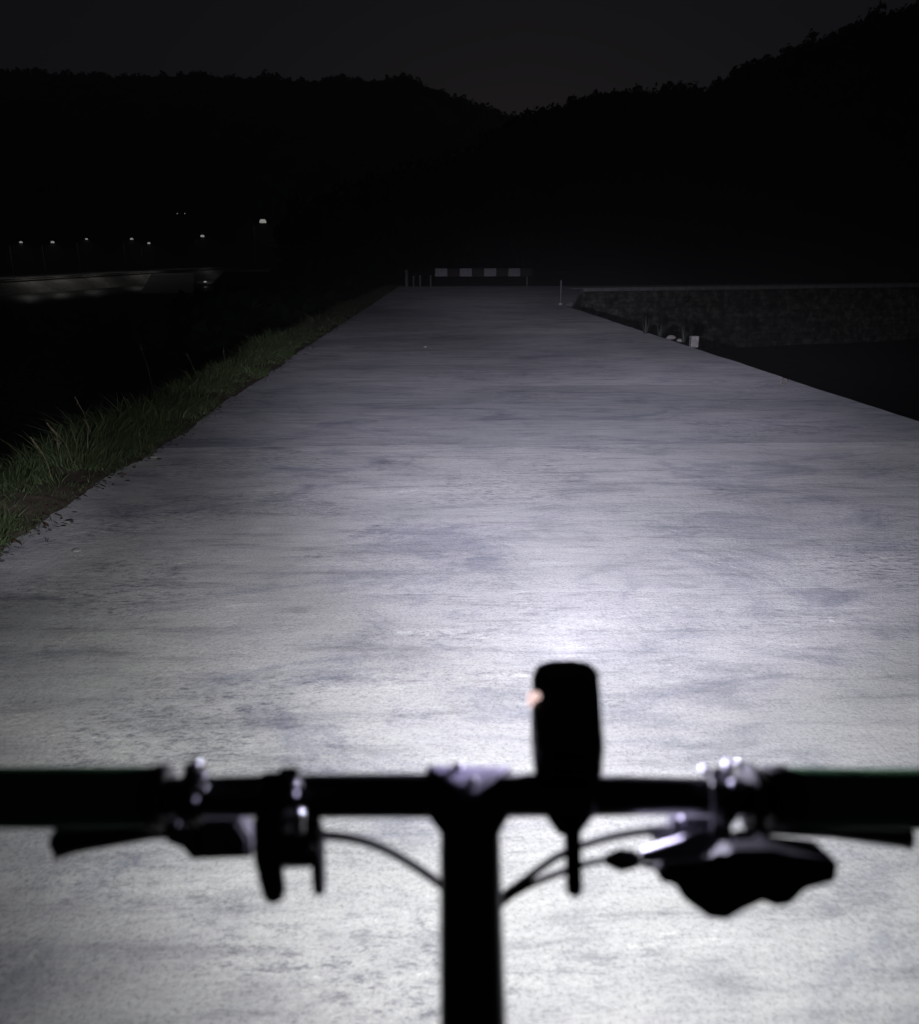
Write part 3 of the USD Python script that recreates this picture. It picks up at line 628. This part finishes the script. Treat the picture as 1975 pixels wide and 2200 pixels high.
# ------------------------------------------------------------------ the bicycle
S = 0.52
bike = thing('bicycle', 'black bicycle seen from the rider, handlebar and stem in front', 'bicycle', W(0.006, 0.52, 0))
def L2(px, py, s=S): return P(px, py, s)
xs_bar = [(-160, 1713, 38), (330, 1712, 38), (470, 1711, 41), (680, 1710, 45), (1000, 1709, 46), (1290, 1709, 43), (1500, 1711, 38), (1700, 1714, 38), (2160, 1716, 38)]
bp = spline([L2(a, b) for a, b, _ in xs_bar], 60); br = np.interp(np.linspace(0, 1, 60), np.linspace(0, 1, len(xs_bar)), [mm(c, S) for _, _, c in xs_bar])
tpos = np.array([(a - xs_bar[0][0]) for a, _, _ in xs_bar], float); tpos /= tpos[-1]
br = np.interp(np.linspace(0, 1, 60), tpos, [mm(c, S) for _, _, c in xs_bar])
part(bike, 'handlebar', tube(bp, br, 32), M['black'])
def barx(px):   # point on the bar's axis below a column of the photograph
    x = (px - xs_bar[0][0]) / (xs_bar[-1][0] - xs_bar[0][0]) * 59; i = int(np.clip(x, 0, 58)); return bp[i] + (bp[i + 1] - bp[i]) * (x - i)
def collar(x0, x1, rpx, bev=0.0025): return rod(barx(x0), barx(x1), mm(rpx, S), bev, 36)
def grip(x0, x1, ring):
    n = 120; q = np.linspace(x0, x1, n); r = mm(62, S) + 0.0005 * np.sin(np.linspace(0, 40 * 2 * np.pi, n)); r[0] = r[-1] = mm(56, S)
    g = part(bike, 'grip', tube([barx(a) for a in q], r, 32), M['grip']); part(bike, 'grip_ring', collar(*ring, 67), M['black'])
grip(-150, 322, (323, 362)); grip(1702, 2150, (1660, 1700))
part(bike, 'bar_end_cap', collar(-160, -149, 60), M['plastic']); part(bike, 'bar_end_cap', collar(2149, 2160, 60), M['plastic'])

def prism(poly, s, thick, back=0.5, rnd=4):
    """A plate or casting: outline in the plane across the line of sight at depth s, real thickness, rounded corners."""
    cx = np.mean([p[0] for p in poly]); cyy = np.mean([p[1] for p in poly])
    k = s / FPX
    pg = Polygon([((x - cx) * k, -(y - cyy) * k) for x, y in poly]).buffer(-rnd * k).buffer(rnd * k, quad_segs=4)
    pg = max(getattr(pg, 'geoms', [pg]), key=lambda g: g.area)
    c0 = m3.CrossSection([np.array(pg.exterior.coords)[:-1]], m3.FillRule.EvenOdd); e = min(0.0025, thick * 0.3)
    body = m3.CrossSection.extrude(c0, thick - 2 * e).translate((0, 0, -thick / 2 + e))
    inner = c0.offset(-e, m3.JoinType.Round)
    if inner.area() > 0: body = body + m3.CrossSection.extrude(inner, thick).translate((0, 0, -thick / 2))
    v, f, _ = meshkit.arrays(body, False)
    o = P(cx, cyy, s + thick * (0.5 - back))
    return trimesh.Trimesh(o + v[:, :1] * RIGHT + v[:, 1:2] * UP - v[:, 2:] * FWD, f, process=False)
def bolt(parent, px, py, s, rpx, label=None, mat='chrome', stretch=0, name='bolt'):
    c = P(px, py, s); r = mm(rpx, s)
    pts = [ball(c, r)] + ([ball(P(px, py + stretch, s), r)] if stretch else [])
    part(parent, name, tm(hull(np.vstack(pts + [ball(c + FWD * r * 1.5, r * 0.9)]))), M[mat], smooth=True, label=label)

# stem: clamp round the bar, faceplate ahead of it, tube running back and down to the steerer
stem_top, stem_mid, stem_end = P(1008, 1712, 0.522), P(1011, 1790, 0.512), W(0.0085, 0.318, 0.878)
stem = part(bike, 'stem', join(
    hull(np.vstack([ball(P(x, y, s), mm(14, s)) for x, y, s in ((930, 1716, 0.505), (1084, 1716, 0.505), (930, 1745, 0.50), (1084, 1745, 0.50), (966, 1790, 0.50), (1056, 1790, 0.50), (930, 1725, 0.53), (1084, 1725, 0.53), (966, 1795, 0.52), (1056, 1795, 0.52))])),
    chain([P(1010, 1770, 0.508), P(1013, 2000, 0.483), W(0.0085, 0.325, 0.895)], [0.0192, 0.0194, 0.0196]),
    ), M['black'])
part(stem, 'steerer_clamp', rod(W(0.0085, 0.300, 0.900), W(0.0085, 0.335, 0.835), 0.0185, 0.002, 32), M['black'])
plate = prism([(918, 1646), (1092, 1652), (1098, 1664), (1072, 1764), (940, 1764), (914, 1662)], 0.548, 0.007)
fp = part(stem, 'faceplate', plate, M['plate'])
cap = hull(np.vstack([ball(P(x, y, s), mm(3, s)) for x, y, s in ((920, 1648, 0.530), (1094, 1650, 0.530), (1006, 1708, 0.489), (1022, 1706, 0.489), (922, 1658, 0.532), (1098, 1662, 0.530), (1000, 1720, 0.50), (1026, 1720, 0.50))]))
part(stem, 'clamp_bridge', tm(cap), M['plate'])
for bx, by, bs, brr in ((979, 1682, 0.5075, 11), (1016, 1678, 0.5045, 12), (985, 1644, 0.526, 11)):
    c = P(bx, by, bs); r = mm(brr, bs); part(stem, 'bolt', tm(hull(np.vstack([ball(c, [r, r, r * 0.45]), ball(c - ZUP * 0.004, [r * 0.9, r * 0.9, r * 0.4])]))), M['bolt'], smooth=True)

# left brake lever
lv = part(bike, 'brake_lever', tm(join(chain([P(138, 1806, 0.560), P(240, 1788, 0.556), P(330, 1776, 0.55), P(430, 1772, 0.545)], [mm(30, .56), mm(30, .55), mm(26, .55), mm(24, .545)]),
    hull(np.vstack([ball(P(x, y, s), mm(3, s)) for x, y, s in ((120, 1782, .555), (117, 1846, .563), (122, 1840, .553), (170, 1828, .556), (200, 1790, .556))])))), M['black'], label='left brake lever blade')
br_ = part(bike, 'lever_bracket', prism([(370, 1752), (520, 1752), (545, 1790), (545, 1832), (420, 1836), (400, 1812), (366, 1798)], 0.548, 0.02), M['grey_metal'])
part(br_, 'lower_rim', prism([(415, 1822), (545, 1818), (545, 1834), (420, 1838)], 0.545, 0.016, rnd=2), M['plastic'])
bolt(br_, 521, 1783, 0.532, 6); bolt(br_, 380, 1773, 0.535, 6, mat='grey_metal')
cl = part(bike, 'brake_clamp', tm(join(hull(collar(396, 441, 60).vertices), hull(np.vstack([ball(P(x, y, s), mm(9, s)) for x, y, s in ((404, 1648, .52), (432, 1650, .52), (404, 1690, .50), (432, 1690, .50))])))), M['black'])
bolt(cl, 420, 1640, 0.515, 11, stretch=8, label='shiny bolt on top of the left brake clamp'); bolt(cl, 435, 1668, 0.492, 9); bolt(cl, 435, 1696, 0.487, 9); bolt(cl, 416, 1720, 0.484, 6, mat='silver')
# left shifter
sh = part(bike, 'shifter', tm(join(hull(collar(558, 650, 50).vertices),
    hull(np.vstack([ball(P(x, y, s), mm(8, s)) for x, y, s in ((606, 1657, .52), (636, 1656, .52), (600, 1690, .505), (642, 1690, .505))])),
    hull(np.vstack([ball(P(x, y, s), mm(16, s)) for x, y, s in ((560, 1765, .50), (676, 1770, .50), (562, 1840, .51), (676, 1846, .51), (560, 1770, .535), (676, 1775, .535), (600, 1850, .53))])),
    chain([P(576, 1840, .505), P(584, 1890, .50), P(589, 1915, .497)], [mm(30, .505), mm(27, .5), mm(25, .5)]),
    chain([P(682, 1790, .51), P(684, 1860, .505), P(686, 1910, .50)], [mm(17, .51), mm(16, .505), mm(14, .5)]))), M['plastic'], label='left shifter with two thumb paddles')
bolt(sh, 634, 1684, 0.497, 8); bolt(sh, 632, 1708, 0.492, 7, mat='silver'); bolt(sh, 615, 1752, 0.482, 10, stretch=26); bolt(sh, 644, 1748, 0.482, 10, stretch=34); bolt(sh, 668, 1826, 0.484, 9, mat='grey_metal')
# right brake lever, its silver body and cable boot
part(bike, 'brake_lever', tm(join(chain([P(1640, 1768, 0.545), P(1780, 1775, 0.55), P(1940, 1796, 0.56)], [mm(24, .545), mm(25, .55), mm(24, .56)]),
    hull(np.vstack([ball(P(x, y, s), mm(3, s)) for x, y, s in ((1900, 1790, .555), (1958, 1772, .555), (1960, 1824, .563), (1930, 1812, .556), (1880, 1806, .556))])))), M['black'], label='right brake lever blade')
lb = part(bike, 'lever_body', tm(hull(np.vstack([ball(P(x, y, s), mm(r, s)) for x, y, s, r in ((1388, 1836, .512, 13), (1388, 1842, .512, 12), (1500, 1802, .505, 15), (1518, 1800, .505, 15), (1500, 1834, .505, 12), (1392, 1836, .525, 15), (1510, 1806, .525, 17))]))), M['silver'], label='silver body of the right brake lever')
part(lb, 'pivot_block', prism([(1442, 1750), (1530, 1748), (1530, 1790), (1400, 1799), (1392, 1784), (1436, 1778)], 0.552, 0.018, rnd=3), M['grey_metal'])
bolt(lb, 1468, 1762, 0.532, 7, mat='silver')
part(bike, 'cable_boot', tm(chain([P(1312, 1848, .545), P(1335, 1848, .545), P(1358, 1846, .545)], [mm(14, .545), mm(23, .545), mm(19, .545)])), M['rubber'])
rc = part(bike, 'brake_clamp', tm(join(hull(collar(1528, 1572, 58).vertices), hull(np.vstack([ball(P(x, y, s), mm(8, s)) for x, y, s in ((1536, 1656, .52), (1560, 1660, .52), (1536, 1800, .52), (1564, 1800, .52), (1536, 1690, .50), (1564, 1690, .50))])))), M['black'])
bolt(rc, 1516, 1655, 0.515, 9, mat='silver'); bolt(rc, 1568, 1645, 0.512, 10, mat='silver', stretch=8); bolt(rc, 1590, 1642, 0.508, 9); bolt(rc, 1577, 1685, 0.493, 7, mat='silver')
rs = part(bike, 'shifter', cat([collar(1600, 1626, 74), collar(1644, 1662, 68), prism([(1392, 1868), (1420, 1840), (1520, 1830), (1560, 1806), (1640, 1806), (1684, 1816), (1779, 1826), (1774, 1872), (1712, 1888), (1680, 1920), (1650, 1925), (1622, 1914), (1572, 1936), (1548, 1952), (1508, 1948), (1476, 1924), (1454, 1908), (1438, 1881)], 0.53, 0.034, rnd=13)]), M['plastic'], label='large black right shifter pod below the bar')
part(rs, 'window', tm(hull(np.vstack([ball(P(x, y, s), mm(9, s)) for x, y, s in ((1584, 1792, .50), (1614, 1790, .50), (1584, 1796, .515), (1614, 1794, .515))]))), M['silver'], smooth=True, label='pale shiny gear window')
bolt(rs, 1673, 1766, 0.49, 7, mat='grey_metal')
# cables
def cable(pts, rpx, s=0.525):
    q = [P(x, y, ss) for x, y, ss in pts]
    part(bike, 'cable', tube(spline(q, 40), mm(rpx, s), 12), M['rubber'])
cable([(690, 1795, .53), (735, 1798, .53), (800, 1813, .535), (850, 1836, .54), (905, 1870, .545), (960, 1912, .55), (1010, 1990, .56), (1012, 2100, .57)], 10)
cable([(1440, 1782, .55), (1385, 1786, .55), (1320, 1797, .55), (1245, 1819, .55), (1206, 1836, .55), (1134, 1886, .555), (1070, 1935, .56), (1020, 2010, .57), (1012, 2100, .58)], 9)
cable([(1320, 1847, .545), (1285, 1850, .547), (1210, 1873, .55), (1146, 1898, .555), (1074, 1945, .565), (1022, 2030, .575), (1013, 2120, .585)], 8)
cable([(1660, 1900, .535), (1500, 1890, .55), (1340, 1852, .552), (1285, 1853, .552)], 5)
# frame, fork and wheels under the bar
HT0, HT1 = W(0.0085, 0.330, 0.845), W(0.0085, 0.380, 0.735)
part(bike, 'head_tube', rod(HT0, HT1, 0.023, 0.002, 28), M['frame'])
axle, RW = np.array([0.0085, 0.500, 0.310]), 0.310
rear, bb, seat = np.array([0.0085, -0.52, 0.310]), np.array([0.0085, -0.08, 0.30]), np.array([0.0085, -0.26, 0.74])
part(bike, 'top_tube', cyl(W(0.0085, 0.36, 0.81), W(*seat - [0, 0, .04]), 0.016), M['frame'])
part(bike, 'down_tube', cyl(W(0.0085, 0.385, 0.755), W(*bb), 0.021), M['frame'])
part(bike, 'seat_tube', cyl(W(*bb), W(*seat), 0.015), M['frame'])
part(bike, 'saddle', tm(chain([W(.0085, -.42, .90), W(.0085, -.30, .895), W(.0085, -.16, .89)], [0.055, 0.035, 0.02])), M['rubber'])
part(bike, 'seat_post', cyl(W(*seat), W(.0085, -.30, .88), 0.013), M['black'])
fk = join(chain([W(.0085, .392, .735), W(.0085, .40, .715)], [0.024, 0.024]), *[chain([W(.0085, .40, .715), W(.0085 + sx * .055, .410, .65), W(.0085 + sx * .052, .500, .310)], [0.02, 0.016, 0.010]) for sx in (-1, 1)])
part(bike, 'fork', tm(fk), M['frame'])
for sx in (-1, 1):
    part(bike, 'seat_stay', cyl(W(.0085 + sx * .02, -.26, .70), W(.0085 + sx * .06, -.52, .310), 0.008, 14), M['frame'])
    part(bike, 'chain_stay', cyl(W(.0085 + sx * .03, -.08, .30), W(.0085 + sx * .06, -.52, .310), 0.009, 14), M['frame'])
    part(bike, 'crank', cyl(W(.0085 + sx * .07, -.08, .30), W(.0085 + sx * .085, -.08 + sx * .16, .28), 0.010, 12), M['black'])
    part(bike, 'pedal', bevel_box((.09, .10, .02), W(.0085 + sx * .135, -.08 + sx * .16, .28), 0.006), M['plastic'])
part(bike, 'chainring', rod(W(.055, -.08, .30), W(.060, -.08, .30), 0.085, 0.001, 40), M['grey_metal'])
for c in (axle, rear):
    def torus(R, r): 
        t = trimesh.creation.torus(R, r, 64, 12); t.apply_transform(trimesh.transformations.rotation_matrix(math.pi / 2, (0, 1, 0))); t.apply_transform(trimesh.transformations.rotation_matrix(-YAW, (0, 0, 1))); t.apply_translation(W(*c)); return t
    wh = part(bike, 'wheel', torus(RW - 0.040, 0.009), M['black'])
    part(wh, 'tyre', torus(RW - 0.021, 0.021), M['rubber'])
    part(wh, 'hub', rod(W(c[0] - .045, c[1], c[2]), W(c[0] + .045, c[1], c[2]), 0.016, 0.002, 20), M['black'])
    part(wh, 'spokes', cat([cyl(W(c[0] + (-1) ** k * .02, c[1], c[2]), W(c[0], c[1] + math.cos(k * math.pi / 14) * (RW - .04), c[2] + math.sin(k * math.pi / 14) * (RW - .04)), 0.001, 5) for k in range(28)]), M['grey_metal'])

# ------------------------------------------------------------------ the lamp on the bar
bl = thing('bike_light', 'black rectangular bicycle headlamp strapped on the handlebar, glowing red button', 'bike light', W(0.071, 0.44, 1.03))
def sec(x, y, z, w, h, r=0.006):
    return [W(x + sx * (w / 2 - r) + np.cos(a) * r, y, z + sz * (h / 2 - r) + np.sin(a) * r) for sx, sz, a0 in ((1, 1, 0), (-1, 1, 90), (-1, -1, 180), (1, -1, 270)) for a in np.radians(a0 + np.linspace(0, 90, 6))]
body = join(hull(sec(.0703, .433, 1.0455, .039, .026) + sec(.0703, .437, 1.0455, .0445, .031) + sec(.0730, .475, 1.0458, .0470, .033) + sec(.0788, .524, 1.0460, .0488, .033, .004) + sec(.0800, .541, 1.0460, .024, .030, .004) + sec(.0796, .534, 1.0460, .042, .032, .004)),
            )
bd_ = part(bl, 'body', tm(body), M['plastic'])
part(bl, 'rear_cap', tm(hull(sec(.0703, .4305, 1.0445, .024, .016, .004) + sec(.0703, .434, 1.0445, .026, .018, .004))), M['rubber'])
lens_c = np.array([.0804, .5425, 1.0460])
part(bl, 'lens', tm(hull(sec(.0804, .5395, 1.0460, .021, .022, .008) + sec(.0804, .5445, 1.0460, .018, .018, .008))), glow('lamp_lens', (0.9, 0.9, 1.0), 6.0))
bc = P(1150, 1503, 0.555)
part(bl, 'button', tm(hull(np.vstack([ball(P(1142, 1503, .552), [.0024, .0055, .0052]), ball(P(1156, 1503, .552), [.002, .0055, .0052])]))), glow('button_glow', (1.0, 0.70, 0.66), 1.15), smooth=True, label='glowing pinkish red side button')
mt = part(bl, 'mount', tm(join(hull(sec(.0705, .447, 1.0285, .034, .008, .003) + sec(.072, .50, 1.0285, .03, .006, .002)), hull(collar(1172, 1275, 50).vertices),
     hull(np.vstack([ball(P(x, y, s), mm(7, s)) for x, y, s in ((1180, 1755, .512), (1266, 1755, .512), (1204, 1788, .505), (1244, 1786, .505), (1185, 1755, .53), (1262, 1755, .53), (1206, 1788, .52), (1244, 1786, .52))])))), M['plastic'])
part(bl, 'strap', tm(hull(np.vstack([ball(P(x, y, s), [mm(6, s)] * 3) for x, y, s in ((1217, 1780, .505), (1243, 1780, .505), (1222, 1912, .497), (1247, 1912, .497), (1228, 1921, .497), (1242, 1921, .497), (1217, 1780, .512), (1243, 1780, .512), (1222, 1912, .503), (1247, 1912, .503))]))), M['rubber'], label='rubber strap tail hanging below the bar')

# the lamp's beams: several narrow and wide reflectors behind one lens (azimuth to the right, degrees below level, half angle, width of the oval, candela)
BEAMS = [(16, 32, 75, 1.0, 2.1), (3, 9, 11, 2.6, 8.6), (12, 10, 22, 1.7, 9.6), (6, 0.5, 4.5, 2.6, 45.0), (9, 7, 45, 1.0, 4.7), (9, 3.5, 10, 3.6, 25.9), (0, 1.5, 2, 4.0, 55.0), (17, 3.5, 5.0, 3.5, 22.0), (6, 32, 34, 2.4, 1.95), (-37, 8, 11, 1.0, 5.0)]
OMNI = 0.085
K_SPOT = 1.0
src = W(lens_c[0] + .0005, lens_c[1] + .010, lens_c[2])
def led(k, radius, cd, color, direction=None, half=None, wide=1.0, ahead=0.0):
    li = UsdLux.SphereLight.Define(stage, str(bl.GetPath()) + '/led' + (f'_{k:03d}' if k else ''))
    o = src + FWD_H * ahead - ZUP * ahead * 0.8 - p_loc[str(bl.GetPath())]
    if direction is not None:
        az, de = math.radians(direction[0]), math.radians(direction[1])
        d = RIGHT * math.sin(az) * math.cos(de) + FWD_H * math.cos(az) * math.cos(de) - ZUP * math.sin(de)
        x = np.cross(d, ZUP); x /= np.linalg.norm(x); y = np.cross(x, d)
        li.AddTransformOp().Set(Gf.Matrix4d(*[float(q) for q in (*(x * wide), 0, *y, 0, *(-d), 0, *o, 1)]))
        sh_ = UsdLux.ShapingAPI.Apply(li.GetPrim()); sh_.CreateShapingConeAngleAttr(float(half)); sh_.CreateShapingConeSoftnessAttr(1.0)
    else: li.AddTranslateOp().Set(Gf.Vec3d(*map(float, o)))
    li.CreateRadiusAttr(radius); li.CreateNormalizeAttr(True); li.CreateIntensityAttr(float(cd * K_SPOT * LAMP_GAIN)); li.CreateColorAttr(Gf.Vec3f(*color))
for k, (az, de, half, wide, cd) in enumerate(BEAMS):
    led(k, 0.006, cd, (0.965, 0.975, 0.985) if de >= 20 else (0.925, 0.895, 1.085), (az, de), half, wide)
led(len(BEAMS), 0.006, OMNI, (0.88, 0.85, 1.10), ahead=0.020)
